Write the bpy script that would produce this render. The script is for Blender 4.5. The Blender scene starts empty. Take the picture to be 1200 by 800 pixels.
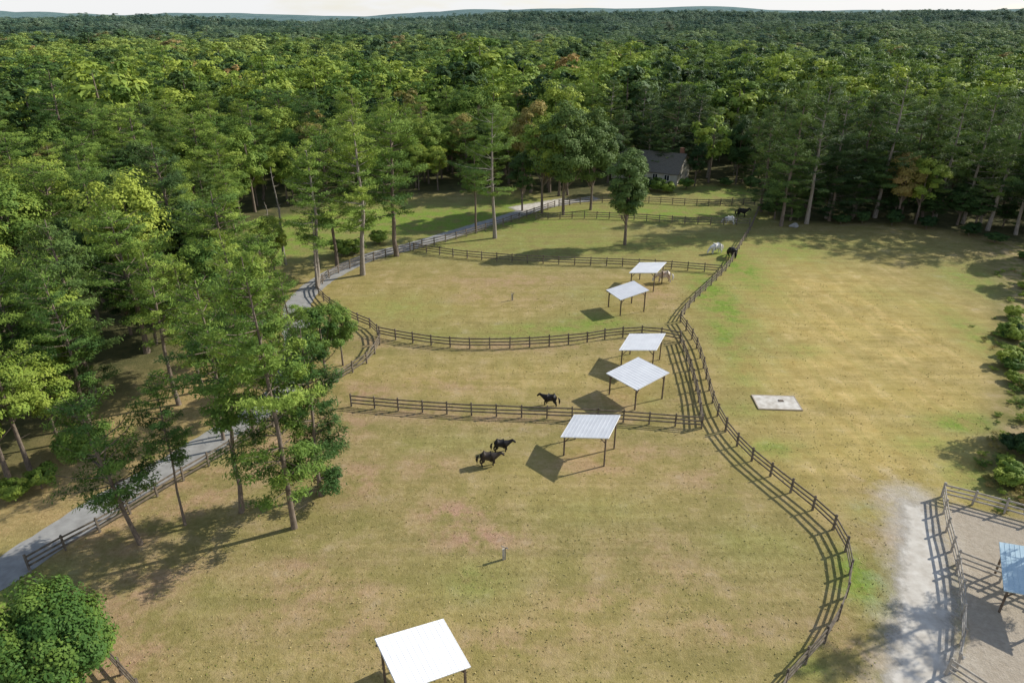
import bpy, math, random
import numpy as np
from mathutils import Vector, Matrix

S = bpy.context.scene
rng = np.random.default_rng(7)
random.seed(7)
H = 35.0
PITCH = math.radians(25.5)
SP, CP = math.sin(PITCH), math.cos(PITCH)

# ---------- unprojection helper: image pixel coordinates -> world ground metres ----------
def P(u, v, z=0.0):
    t = (v-400)/800.0
    s = (H-z)/(SP+t*CP)
    return ((u-600)/800.0*s, s*(CP-t*SP))
def height_at(v_base, v_top):
    d = P(600, v_base)[1]
    t = (v_top-400)/800.0
    return H - d*(SP+t*CP)/(CP-t*SP)

# ---------- generic mesh helpers ----------
def mk_mesh(name, V, F, mats=(), smooth=False, tone=None):
    V = np.asarray(V, dtype=np.float32); F = np.asarray(F, dtype=np.int32)
    me = bpy.data.meshes.new(name)
    me.vertices.add(len(V)); me.vertices.foreach_set("co", V.ravel())
    k = F.shape[1]
    me.loops.add(F.size); me.loops.foreach_set("vertex_index", F.ravel())
    me.polygons.add(len(F)); me.polygons.foreach_set("loop_start", np.arange(0, F.size, k, dtype=np.int32))
    for m in mats: me.materials.append(m)
    me.polygons.foreach_set("use_smooth", np.full(len(F), smooth))
    me.update(calc_edges=True)
    if tone is not None:
        a=me.attributes.new("tone","FLOAT","POINT"); a.data.foreach_set("value",np.asarray(tone,dtype=np.float32))
    return me

class MB:
    """accumulates quads"""
    def __init__(s): s.V=[]; s.F=[]; s.n=0
    def add(s, V, F):
        V=np.asarray(V,float).reshape(-1,3); F=np.asarray(F,int)
        s.V.append(V); s.F.append(F+s.n); s.n+=len(V)
    def box(s, c, size, yaw=0.0, M=None):
        x,y,z=[a/2 for a in size]
        v=np.array([[-x,-y,-z],[x,-y,-z],[x,y,-z],[-x,y,-z],[-x,-y,z],[x,-y,z],[x,y,z],[-x,y,z]])
        if M is not None: v=v@np.array(M).T
        elif yaw:
            cs,sn=math.cos(yaw),math.sin(yaw)
            v=v@np.array([[cs,-sn,0],[sn,cs,0],[0,0,1]]).T
        v=v+np.array(c)
        s.add(v,[[0,3,2,1],[4,5,6,7],[0,1,5,4],[1,2,6,5],[2,3,7,6],[3,0,4,7]])
    def beam(s,a,b,w,h):
        a=np.array(a,float);b=np.array(b,float);d=b-a;L=np.linalg.norm(d);x=d/L
        y=np.cross([0,0,1],x)
        if np.linalg.norm(y)<1e-4: y=np.array([0,1,0.])
        y/=np.linalg.norm(y); z=np.cross(x,y)
        s.box((a+b)/2,(L,w,h),M=np.stack([x,y,z],1))
    def tube(s,pts,rad,n=6):
        pts=np.asarray(pts,float);m=len(pts)
        ang=np.arange(n)/n*2*math.pi
        V=[]
        for i in range(m):
            d=pts[min(i+1,m-1)]-pts[max(i-1,0)]; d/=np.linalg.norm(d)+1e-9
            a=np.cross(d,[0.3,1,0.1]) if abs(d[1])<0.9 else np.cross(d,[1,0,0.1]); a/=np.linalg.norm(a); b=np.cross(d,a)
            V.append(pts[i]+rad[i]*(np.cos(ang)[:,None]*a+np.sin(ang)[:,None]*b))
        V=np.concatenate(V)
        F=[]
        for i in range(m-1):
            for j in range(n):
                k=(j+1)%n
                F.append([i*n+j,i*n+k,(i+1)*n+k,(i+1)*n+j])
        s.add(V,F)
    def quads(s,Q):
        Q=np.asarray(Q,float); k=len(Q)
        s.add(Q.reshape(-1,3),np.arange(k*4).reshape(k,4))
    def mesh(s,name,mats=(),smooth=False):
        return mk_mesh(name,np.concatenate(s.V),np.concatenate(s.F),mats,smooth)

def ob(name, data, parent=None, loc=None, rot=None, **props):
    o=bpy.data.objects.new(name,data)
    S.collection.objects.link(o)
    if parent is not None: o.parent=parent
    if loc is not None: o.location=loc
    if rot is not None: o.rotation_euler=rot
    for k,v in props.items(): o[k]=v
    return o
def thing(name, loc, label, category, group=None, yaw=0.0, scale=None):
    o=ob(name,None,loc=loc,rot=(0,0,yaw),label=label,category=category)
    o.empty_display_size=0.3
    if group: o["group"]=group
    if scale is not None: o.scale=scale
    return o

# ---------- materials ----------
def nt(name):
    m=bpy.data.materials.new(name); m.use_nodes=True
    t=m.node_tree; b=t.nodes["Principled BSDF"]
    return m,t,b
def N(t,typ,**kw):
    n=t.nodes.new(typ)
    for k,v in kw.items(): setattr(n,k,v)
    return n
def noise(t,scale,detail=4,coord=None,rough=0.55):
    n=N(t,"ShaderNodeTexNoise"); n.inputs["Scale"].default_value=scale; n.inputs["Detail"].default_value=detail
    n.inputs["Roughness"].default_value=rough
    if coord is not None: t.links.new(coord,n.inputs["Vector"])
    return n.outputs["Fac"]
def ramp(t,fac,stops):
    r=N(t,"ShaderNodeValToRGB"); e=r.color_ramp.elements
    e[0].position=stops[0][0]; e[0].color=(*stops[0][1],1)
    e[1].position=stops[-1][0]; e[1].color=(*stops[-1][1],1)
    for p,c in stops[1:-1]:
        x=e.new(p); x.color=(*c,1)
    t.links.new(fac,r.inputs[0]); return r.outputs[0]
def mix(t,fac,a,b,mode="MIX"):
    n=N(t,"ShaderNodeMix",data_type="RGBA",blend_type=mode)
    def put(x,sock):
        if isinstance(x,(int,float)): sock.default_value=x
        elif isinstance(x,tuple): sock.default_value=(*x,1)
        else: t.links.new(x,sock)
    put(fac,n.inputs[0]); put(a,n.inputs[6]); put(b,n.inputs[7])
    return n.outputs[2]
def math_(t,op,a,b=0.0,c=None,clamp=False):
    n=N(t,"ShaderNodeMath",operation=op); n.use_clamp=clamp
    for i,x in enumerate((a,b,c)):
        if x is None: continue
        if isinstance(x,(int,float)): n.inputs[i].default_value=x
        else: t.links.new(x,n.inputs[i])
    return n.outputs[0]
def mrange(t,v,a,b,c=0.0,d=1.0):
    n=N(t,"ShaderNodeMapRange"); n.inputs[1].default_value=a;n.inputs[2].default_value=b;n.inputs[3].default_value=c;n.inputs[4].default_value=d
    t.links.new(v,n.inputs[0]); return n.outputs[0]
def bump(t,b,h,strength=0.5,dist=0.05):
    n=N(t,"ShaderNodeBump"); n.inputs["Strength"].default_value=strength; n.inputs["Distance"].default_value=dist
    t.links.new(h,n.inputs["Height"]); t.links.new(n.outputs[0],b.inputs["Normal"])
def simple(name,c1,c2,scale=3.0,rough=0.8,bmp=0.0,world=False,metal=0.0,stretch=None,edge=False):
    m,t,b=nt(name)
    if world: co=N(t,"ShaderNodeNewGeometry").outputs["Position"]
    else: co=N(t,"ShaderNodeTexCoord").outputs["Object"]
    if stretch:
        mp=N(t,"ShaderNodeMapping"); mp.inputs["Scale"].default_value=stretch
        t.links.new(co,mp.inputs[0]); co=mp.outputs[0]
    f=noise(t,scale,6,co)
    c=ramp(t,f,[(0.3,c1),(0.7,c2)])
    t.links.new(c,b.inputs["Base Color"]); b.inputs["Roughness"].default_value=rough; b.inputs["Metallic"].default_value=metal
    b.inputs["Specular IOR Level"].default_value=0.25
    if bmp: bump(t,b,f,bmp,0.03)
    if edge:
        e=N(t,"ShaderNodeAttribute",attribute_name="edge").outputs["Fac"]
        a=math_(t,"ADD",e,math_(t,"MULTIPLY_ADD",noise(t,1.0,6,co,0.7),2.4,-1.2))
        t.links.new(mrange(t,a,0.0,1.0),b.inputs["Alpha"])
    return m

def foliage(name,dark,mid,light,transl=0.22):
    m,t,b=nt(name)
    geo=N(t,"ShaderNodeNewGeometry"); oi=N(t,"ShaderNodeObjectInfo")
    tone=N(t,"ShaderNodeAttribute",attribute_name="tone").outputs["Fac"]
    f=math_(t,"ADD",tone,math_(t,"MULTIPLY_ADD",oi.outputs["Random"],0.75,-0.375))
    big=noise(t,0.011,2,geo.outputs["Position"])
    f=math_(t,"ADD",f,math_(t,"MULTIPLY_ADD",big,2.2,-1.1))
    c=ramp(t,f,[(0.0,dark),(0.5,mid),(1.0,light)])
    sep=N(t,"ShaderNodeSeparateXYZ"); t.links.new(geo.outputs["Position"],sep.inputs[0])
    far=mrange(t,sep.outputs[1],260,1700,0,0.9)  # aerial haze painted into leaf colour, bluer and paler with distance
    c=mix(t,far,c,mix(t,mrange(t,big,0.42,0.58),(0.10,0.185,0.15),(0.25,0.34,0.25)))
    t.links.new(c,b.inputs["Base Color"]); b.inputs["Roughness"].default_value=0.65
    b.inputs["Specular IOR Level"].default_value=0.2
    tr=N(t,"ShaderNodeBsdfTranslucent"); t.links.new(mix(t,0.35,c,(0.28,0.34,0.05)),tr.inputs[0])
    ms=N(t,"ShaderNodeMixShader"); ms.inputs[0].default_value=transl
    t.links.new(b.outputs[0],ms.inputs[1]); t.links.new(tr.outputs[0],ms.inputs[2])
    t.links.new(ms.outputs[0],t.nodes["Material Output"].inputs[0])
    return m
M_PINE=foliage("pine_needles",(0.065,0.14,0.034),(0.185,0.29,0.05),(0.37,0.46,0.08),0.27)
M_PINED=foliage("shaded_pine_needles",(0.035,0.075,0.025),(0.085,0.15,0.04),(0.18,0.265,0.06),0.2)  # darker copy for right-hand wood's shaded side, shade put into colour; also dark stands
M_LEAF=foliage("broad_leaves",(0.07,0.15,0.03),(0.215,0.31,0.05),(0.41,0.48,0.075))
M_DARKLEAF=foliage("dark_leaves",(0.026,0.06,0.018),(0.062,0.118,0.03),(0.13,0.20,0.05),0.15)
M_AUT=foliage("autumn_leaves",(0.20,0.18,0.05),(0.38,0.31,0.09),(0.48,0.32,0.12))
M_BARK=simple("bark",(0.11,0.085,0.065),(0.28,0.22,0.17),4,0.9,0.6,stretch=(3,3,0.6))
M_PALEBARK=simple("pale_bark",(0.20,0.17,0.14),(0.42,0.37,0.31),4,0.9,0.5,stretch=(3,3,0.6))
M_WOOD=simple("weathered_wood",(0.095,0.076,0.058),(0.26,0.215,0.165),2.5,0.85,0.3,world=True)
M_GREYWOOD=simple("grey_wood",(0.30,0.265,0.22),(0.56,0.51,0.44),2.5,0.85,0.3,world=True)
M_POST=simple("shelter_timber",(0.08,0.06,0.045),(0.20,0.15,0.11),2.5,0.8,0.3,world=True)
M_ROOF=simple("white_metal_roof",(0.76,0.76,0.77),(0.88,0.88,0.88),0.9,0.5,0.0)
M_BLUEROOF=simple("pale_blue_roof",(0.45,0.60,0.68),(0.56,0.70,0.76),0.9,0.5,0.0)

# ---------- terrain ----------
def sstep(a,b,x):
    t=np.clip((x-a)/(b-a),0,1); return t*t*(3-2*t)
def T(x,y):
    x=np.asarray(x,float);y=np.asarray(y,float)
    r=np.hypot(x,y)
    w=sstep(230,560,r)
    roll=w*(6.5*np.sin(x/150+1)*np.cos(y/150+0.6)+4.5*np.sin((x+y)/310)+3.0*np.sin(y/80+x/240)-8)
    w3=sstep(450,1000,r)
    roll=roll+w3*(14*np.sin(y/190+0.8*np.sin(x/420)+x/900)-4)
    w2=sstep(1200,4600,r)
    hill=w2*(50+17*np.sin(x/800+0.7)+14*np.sin(x/330+2+y/900)+6*np.sin(x/140+y/500)+x*0.0035)
    return roll*(1-w2*0.3)+hill

CLEAR_PX=[(-400,760),(-120,625),(0,578),(50,555),(100,494),(160,464),(225,420),(275,392),(322,360),(328,325),(275,305),(255,285),(320,256),(400,237),(470,229),(540,225),(600,219),(640,230),(690,232),(740,212),(790,212),(830,217),(880,217),(900,240),(910,258),(960,262),(1060,262),(1140,275),(1200,285),(1300,310),(1480,420),(1500,560),(1600,700),(1900,1100),(-900,1100)]
CLEAR=np.array([P(*p) for p in CLEAR_PX])
FIELD_PX=[(-400,760),(-120,625),(0,580),(60,566),(110,505),(170,486),(240,436),(285,405),(322,360),(328,325),(275,305),(255,285),(320,256),(400,237),(470,229),(540,225),(600,219),(640,230),(690,232),(740,212),(790,212),(830,217),(880,217),(900,240),(910,258),(960,262),(1060,262),(1140,275),(1165,300),(1172,340),(1175,420),(1170,470),(1165,540),(1160,575),(1260,640),(1400,800),(1600,1100),(-900,1100)]
FIELD=np.array([P(*p) for p in FIELD_PX])
def inside(poly,X,Y):
    r=np.zeros(X.shape,bool); n=len(poly)
    for i in range(n):
        x1,y1=poly[i]; x2,y2=poly[(i+1)%n]
        if y1==y2: continue
        c=((y1>Y)!=(y2>Y))&(X<(x2-x1)*(Y-y1)/(y2-y1)+x1)
        r^=c
    return r
def polydist(poly,X,Y,closed=True):
    d=np.full(X.shape,1e9); n=len(poly)
    for i in range(n if closed else n-1):
        a=np.array(poly[i]);b=np.array(poly[(i+1)%n]);ab=b-a;L=ab@ab+1e-9
        t=np.clip(((X-a[0])*ab[0]+(Y-a[1])*ab[1])/L,0,1)
        d=np.minimum(d,np.hypot(X-a[0]-t*ab[0],Y-a[1]-t*ab[1]))
    return d

def axis(lo,hi,step,far,g=1.16):
    core=list(np.arange(lo,hi+step,step)); s=step; a=core[-1]; up=[]
    while a<far: s=min(s*g,70); a+=s; up.append(a)
    s=step;a=lo;dn=[]
    while a>-min(far,9000): s=min(s*g,90); a-=s; dn.append(a)
    return np.array(dn[::-1]+core+up)
gx=axis(-95,95,0.65,9000)
gy=axis(10,185,0.65,9500); gy=gy[gy>-400]
GX,GY=np.meshgrid(gx,gy)
GZ=T(GX,GY)
nx,ny=len(gx),len(gy)
idx=np.arange(nx*ny).reshape(ny,nx)
F=np.stack([idx[:-1,:-1],idx[:-1,1:],idx[1:,1:],idx[1:,:-1]],-1).reshape(-1,4)
V=np.stack([GX,GY,GZ],-1).reshape(-1,3)

ROAD_PX=[(-120,735),(0,672),(60,632),(120,594),(190,552),(240,522),(300,485),(335,452),(350,412),(347,378),(352,352),(380,327),(430,302),(480,289),(530,274),(590,256),(640,241),(700,232)]
ROAD=[P(*p) for p in ROAD_PX]
GRAV=[P(*p) for p in [(1066,584),(1080,625),(1084,680),(1082,740),(1078,800),(1070,900)]]
PENP=[P(*p) for p in [(1106,586),(1240,620),(1500,900),(1110,900),(1128,740),(1120,660)]]
sd=polydist(FIELD,GX,GY)*np.where(inside(FIELD,GX,GY),1,-1)
past=sstep(-2.5,2.5,sd)
litter=np.exp(-(np.minimum(polydist([P(40,600),P(140,520),P(215,465),P(275,425)],GX,GY,False),50)/6.5)**2)
gravel=np.exp(-(np.minimum(polydist(GRAV,GX,GY,False),50)/2.6)**2)
pen=sstep(-0.8,1.0,polydist(PENP,GX,GY)*np.where(inside(PENP,GX,GY),1,-1))
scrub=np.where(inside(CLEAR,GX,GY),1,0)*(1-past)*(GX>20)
def blob(L):
    A=np.zeros(GX.shape)
    for u,v,rx,ry,s in L:
        x,y=P(u,v); A=np.maximum(A,s*np.exp(-(((GX-x)/rx)**2+((GY-y)/ry)**2)))
    return A
green=blob([(700,378,5,3,1),(650,385,8,2,.9),(470,360,8,6,.5),(560,680,3,2,.6),(500,395,8,3,.4),(610,392,6,1.6,.8),(690,345,6,5,.4),(760,470,2,1.5,.5),(540,520,5,1.5,.3),(880,640,4,3,.35),(250,700,3,2,.3),(700,600,5,2,.3),
 (560,285,26,9,.55),(700,290,24,9,.6),(800,285,18,8,.6),(620,262,22,10,.8),(780,250,22,10,1),(850,225,14,9,1),(700,250,15,8,.85),
 (430,258,36,12,1.5),(330,282,14,11,1.4),(520,256,24,10,1.4),(600,240,10,8,1.1),(260,540,2,1,.5),
 (840,350,3.5,14,1.2),(865,310,4,14,1.1),(850,395,2.2,8,1.0),(870,440,2,5,.5),(985,285,18,6,.4),(920,290,10,10,.7),(1010,680,1.8,2.6,1.4),(1130,495,3.5,1.8,1.3),(1090,520,4,2,.6),
 (940,410,3,2,.6),(905,525,3,1.6,.8),(1020,600,2,2,.6),(1145,330,5,9,.8),(1155,400,3,12,.8),(1040,345,6,4,.3),(20,690,4,3,1),(0,640,4,2,.7),(1155,560,3,3,1),(950,780,1.4,1,.7),(870,480,3,2,.5)])
bare=blob([(535,600,3,1.6,1),(560,630,3.5,1.5,1),(420,560,2,3,.8),(500,545,3,2,.5),(430,460,3,3,.7),(520,450,6,2,.5),(440,400,4,2,.8),(600,330,12,4,.5),(545,350,5,3,.55),(640,350,5,3,.45),
 (350,660,2,1,.6),(180,690,5,3,.65),(330,700,6,3,.45),(590,755,3,1.5,.45),(800,660,6,4,.3),(1050,610,3,4,.9),(1000,760,3,3,.4),(700,545,5,2,.5),(820,560,3,2,.45),(420,740,4,2,.4),
 (560,405,14,1.5,.6),(600,490,14,1,.5),(480,480,5,1.5,.6),(750,530,5,2,.4),(740,470,5,2,.5),(760,345,6,4,.5),(410,690,3,1.2,.5),(700,700,4,1.5,.4),(850,740,4,1.5,.35),(640,740,5,1.4,.3)])
straw=blob([(1000,370,18,26,1.2),(1000,440,15,14,1.2),(1010,520,12,9,1.1),(1010,590,6,4,.7),(560,740,18,5,.3),(520,350,24,12,.5),(600,440,22,6,.55),(680,560,16,5,.35),(750,340,12,8,.45)])
ring=np.exp(-((polydist([P(150,760),P(60,700),P(75,660),P(140,625),P(260,560),P(400,500)],GX,GY,False)-1.5)/1.6)**2)
bare=np.maximum(bare,0.6*ring)
me=mk_mesh("ground",V,F,[],True)
ca=me.color_attributes.new("zones","FLOAT_COLOR","POINT")
ca.data.foreach_set("color",np.stack([past,np.clip(green,0,1.3),np.clip(bare,0,1),np.clip(straw,0,1)],-1).astype(np.float32).ravel())
for nm,ar in (("litter",litter),("gravel",gravel),("pen",pen),("scrub",scrub)):
    la=me.attributes.new(nm,"FLOAT","POINT"); la.data.foreach_set("value",ar.astype(np.float32).ravel())
m,t,b=nt("ground_mat")
at=N(t,"ShaderNodeAttribute",attribute_name="zones"); sp=N(t,"ShaderNodeSeparateColor"); t.links.new(at.outputs["Color"],sp.inputs[0])
al=N(t,"ShaderNodeAttribute",attribute_name="litter"); ag=N(t,"ShaderNodeAttribute",attribute_name="gravel"); ap=N(t,"ShaderNodeAttribute",attribute_name="pen"); asb=N(t,"ShaderNodeAttribute",attribute_name="scrub")
pos=N(t,"ShaderNodeNewGeometry").outputs["Position"]
n_mid=noise(t,0.4,6,pos,0.68); n_fine=noise(t,2.4,6,pos,0.75); n_tiny=noise(t,9,3,pos,0.7); n_pat=noise(t,0.16,5,pos,0.6)
mp=N(t,"ShaderNodeMapping"); mp.inputs["Rotation"].default_value=(0,0,0.12); mp.inputs["Scale"].default_value=(0.05,0.9,1); t.links.new(pos,mp.inputs[0]); n_str=noise(t,1.4,3,mp.outputs[0],0.6)
mp2=N(t,"ShaderNodeMapping"); mp2.inputs["Rotation"].default_value=(0,0,0.1); mp2.inputs["Scale"].default_value=(0.7,0.04,1); t.links.new(pos,mp2.inputs[0]); n_str2=noise(t,1.4,3,mp2.outputs[0],0.6)
base=ramp(t,n_fine,[(0.26,(0.205,0.16,0.055)),(0.5,(0.355,0.283,0.112)),(0.74,(0.48,0.39,0.185))])
base=mix(t,mrange(t,n_pat,0.46,0.62,0,0.5),base,(0.25,0.24,0.07))
base=mix(t,mrange(t,n_mid,0.5,0.64,0,0.55),base,(0.48,0.355,0.195))
base=mix(t,mrange(t,n_mid,0.5,0.36,0,0.5),base,(0.215,0.19,0.065))
strawc=ramp(t,n_mid,[(0.35,(0.44,0.315,0.095)),(0.65,(0.70,0.52,0.21))])
strawc=mix(t,mrange(t,n_str2,0.42,0.58,0,0.5),strawc,(0.43,0.35,0.11))
base=mix(t,math_(t,"MULTIPLY",at.outputs["Alpha"],mrange(t,n_pat,0.35,0.6,0.6,1)),base,strawc)
barec=ramp(t,n_fine,[(0.3,(0.38,0.215,0.13)),(0.7,(0.56,0.36,0.245))])
fb=math_(t,"MULTIPLY",sp.outputs[2],mrange(t,n_mid,0.40,0.56,0,1.1),clamp=True)
base=mix(t,fb,base,barec)
greenc=ramp(t,n_fine,[(0.3,(0.13,0.215,0.025)),(0.7,(0.29,0.39,0.065))])
fg=math_(t,"MULTIPLY",sp.outputs[1],mrange(t,n_mid,0.38,0.58,0.12,1.0),clamp=True)
base=mix(t,fg,base,greenc)
base=mix(t,mrange(t,n_str,0.40,0.62,0.2,0),base,(0.14,0.12,0.05))
base=mix(t,mrange(t,n_tiny,0.56,0.78,0,0.35),base,(0.16,0.13,0.06))
sandc=ramp(t,n_fine,[(0.3,(0.36,0.30,0.225)),(0.7,(0.50,0.43,0.34))])
gravc=ramp(t,n_fine,[(0.3,(0.40,0.35,0.28)),(0.7,(0.60,0.55,0.465))])
base=mix(t,mrange(t,math_(t,"ADD",ap.outputs["Fac"],math_(t,"MULTIPLY_ADD",n_mid,0.8,-0.4)),0.3,0.7),base,sandc)
base=mix(t,mrange(t,math_(t,"ADD",ag.outputs["Fac"],math_(t,"MULTIPLY_ADD",n_mid,1.4,-0.7)),0.15,1.05),base,gravc)
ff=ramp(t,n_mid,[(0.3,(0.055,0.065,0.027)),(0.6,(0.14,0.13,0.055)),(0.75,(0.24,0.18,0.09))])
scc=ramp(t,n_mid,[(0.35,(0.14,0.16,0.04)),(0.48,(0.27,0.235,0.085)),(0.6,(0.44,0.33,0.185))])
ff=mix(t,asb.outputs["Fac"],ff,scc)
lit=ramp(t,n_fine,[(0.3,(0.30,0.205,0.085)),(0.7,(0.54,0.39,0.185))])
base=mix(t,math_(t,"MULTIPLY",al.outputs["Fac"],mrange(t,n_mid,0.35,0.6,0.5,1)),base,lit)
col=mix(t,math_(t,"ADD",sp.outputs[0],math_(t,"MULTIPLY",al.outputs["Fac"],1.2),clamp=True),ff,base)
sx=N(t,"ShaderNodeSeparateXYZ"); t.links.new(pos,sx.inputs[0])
hazy_canopy=ramp(t,noise(t,0.02,5,pos,0.75),[(0.35,(0.08,0.15,0.15)),(0.65,(0.18,0.26,0.24))])  # treetop colour of far hills with bluish distance haze painted in
col=mix(t,mrange(t,sx.outputs[1],1500,2500),col,hazy_canopy)
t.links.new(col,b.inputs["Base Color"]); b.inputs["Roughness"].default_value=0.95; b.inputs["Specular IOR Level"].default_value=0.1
bump(t,b,math_(t,"ADD",n_tiny,math_(t,"MULTIPLY",n_fine,1.5)),0.6,0.09)
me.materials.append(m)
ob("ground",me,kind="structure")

# ---------- road ribbon and gravel ----------
def resample(pts,step):
    pts=[np.array(p,float) for p in pts]
    out=[]
    for i in range(len(pts)-1):
        p0=pts[max(i-1,0)];p1=pts[i];p2=pts[i+1];p3=pts[min(i+2,len(pts)-1)]
        for k in range(12):
            u=k/12
            out.append(0.5*((2*p1)+(-p0+p2)*u+(2*p0-5*p1+4*p2-p3)*u*u+(-p0+3*p1-3*p2+p3)*u**3))
    out.append(pts[-1]); out=np.array(out)
    L=np.r_[0,np.cumsum(np.hypot(*np.diff(out,axis=0).T))]
    n=max(1,int(round(L[-1]/step))); s=np.linspace(0,L[-1],n+1)
    return np.stack([np.interp(s,L,out[:,0]),np.interp(s,L,out[:,1])],1)
def ribbon(pts,w,z,name,mat,jit=0.15,step=0.7,nc=7,wfun=None):
    c=resample(pts,step); d=np.gradient(c,axis=0); d/=np.linalg.norm(d,axis=1)[:,None]+1e-9
    nrm=np.stack([-d[:,1],d[:,0]],1); m=len(c)
    ww=np.full(m,w,float) if wfun is None else np.array([wfun(i/(m-1)) for i in range(m)])
    Vv=[];E=[]
    for k in range(nc):
        f=k/(nc-1)*2-1
        off=f*ww/2
        if k in(0,nc-1): off=off+f*(rng.random(m)-0.5)*2*jit
        q=c+nrm*off[:,None]; Vv.append(np.c_[q,np.full(m,z)])
        e=(1-abs(f))*ww/2.2
        ends=np.minimum(np.arange(m),m-1-np.arange(m))*step/1.2
        E.append(np.clip(np.minimum(e,ends),0,1.5))
    Vv=np.stack(Vv,1).reshape(-1,3); E=np.stack(E,1).ravel()
    ii=np.arange(m*nc).reshape(m,nc)
    Ff=np.stack([ii[:-1,1:],ii[:-1,:-1],ii[1:,:-1],ii[1:,1:]],-1).reshape(-1,4)
    me=mk_mesh(name,Vv,Ff,[mat],False)
    a=me.attributes.new("edge","FLOAT","POINT"); a.data.foreach_set("value",E.astype(np.float32))
    return ob(name,me,kind="structure")
M_ASPH=simple("old_asphalt",(0.28,0.27,0.255),(0.40,0.39,0.37),1.2,0.9,0.3,world=True)
M_GRAV=simple("pale_gravel",(0.48,0.43,0.36),(0.68,0.635,0.56),1.3,0.95,0.5,world=True,edge=True)
ribbon(ROAD,3.4,0.02,"driveway",M_ASPH,0.12)
ribbon(GRAV,3.0,0.02,"gravel_path",M_GRAV,0.1,0.4,wfun=lambda f:2.6+1.6*min(1,f*3))
ribbon([P(600,246),P(640,239),P(670,234)],5,0.03,"gravel_turning_area",M_GRAV,0.1)

# ---------- fences ----------
post_me={}
def post_mesh(mat,h=1.4,w=0.14):
    k=(mat.name,h)
    if k not in post_me:
        mb=MB(); mb.box((0,0,h/2-0.05),(w,w,h+0.1))
        mb.box((0,0,h+0.015),(w*0.7,w*0.7,0.03)); post_me[k]=mb.mesh("post",[mat])
    return post_me[k]
def fence(px,label,mat=M_WOOD,h=1.4,rails=(0.42,0.80,1.2),sp=2.4):
    pts=[P(*p) for p in px]
    c=resample(pts,sp)
    o=thing("fence",(c[0][0],c[0][1],0),label,"fence","post and rail paddock fences")
    org=np.array([c[0][0],c[0][1]])
    pm=post_mesh(mat,h)
    n=len(c)
    for i in range(n):
        d=c[min(i+1,n-1)]-c[max(i-1,0)]
        p=ob("post",pm,o,loc=(c[i][0]-org[0],c[i][1]-org[1],random.uniform(-.04,.03)),rot=(random.uniform(-.03,.03),random.uniform(-.03,.03),math.atan2(d[1],d[0])))
    for z in rails:
        mb=MB()
        for i in range(n-1):
            a=c[i]-org;bq=c[i+1]-org
            dz1,dz2=random.uniform(-.03,.03),random.uniform(-.03,.03)
            mb.beam((a[0],a[1],z+dz1),(bq[0],bq[1],z+dz2),0.05,0.14)
        ob("rail",mb.mesh("rail",[mat]),o)
    return o
L1="dark weathered rail fence"
fence([(35,668),(70,648),(130,616),(200,572),(250,543),(300,512),(345,485),(398,446),(432,424),(445,404)],L1+" following the driveway")
fence([(445,402),(438,387),(410,374),(385,358),(372,342),(380,331),(397,320),(440,305),(485,293),(530,282),(590,264),(650,243)],L1+" curving beside the driveway toward the house")
fence([(35,668),(45,690),(75,722),(115,760),(165,815)],L1+" curving behind a round bush")
fence([(445,394),(480,401),(530,407),(580,408),(630,406),(680,402),(720,396),(760,394),(797,400)],L1+" sagging between two paddocks")
fence([(412,476),(480,482),(560,487),(640,490),(700,493),(760,497),(822,502)],L1+" crossing between grazing paddocks")
fence([(485,294),(540,302),(600,307),(660,310),(720,312),(780,315),(845,320)],L1+" across the upper paddock")
fence([(628,258),(680,256),(740,258),(800,262),(878,264)],L1+" across the green pasture")
fence([(655,242),(700,238),(760,238),(820,241),(884,240)],L1+" near the house lawn")
fence([(890,880),(922,800),(957,765),(982,725),(995,680),(990,645),(972,615),(940,588),(905,560),(872,532),(850,506)],L1+" curving around the big lower paddock")
fence([(850,504),(838,482),(830,455),(822,425),(813,402),(797,378)],L1+" bordering the dry field")
fence([(797,376),(812,355),(838,330),(855,312),(866,292),(880,268),(890,244)],L1+" climbing beside the upper paddocks")
fence([(822,500),(818,470),(810,440),(797,402)],L1+" closing a narrow lane",)
G="grey sun-bleached rail fence"
fence([(1103,582),(1150,594),(1215,612)],G+" along the top of the pen",M_GREYWOOD)
fence([(1103,582),(1108,620),(1118,660),(1124,700),(1126,745),(1120,785)],G+" between gravel path and pen",M_GREYWOOD)
fence([(1120,662),(1150,675),(1180,685),(1225,705)],G+" dividing the pen by the shed",M_GREYWOOD)
fence([(1108,790),(1135,803),(1170,830)],G+" at the lower end of the pen",M_GREYWOOD)

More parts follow.
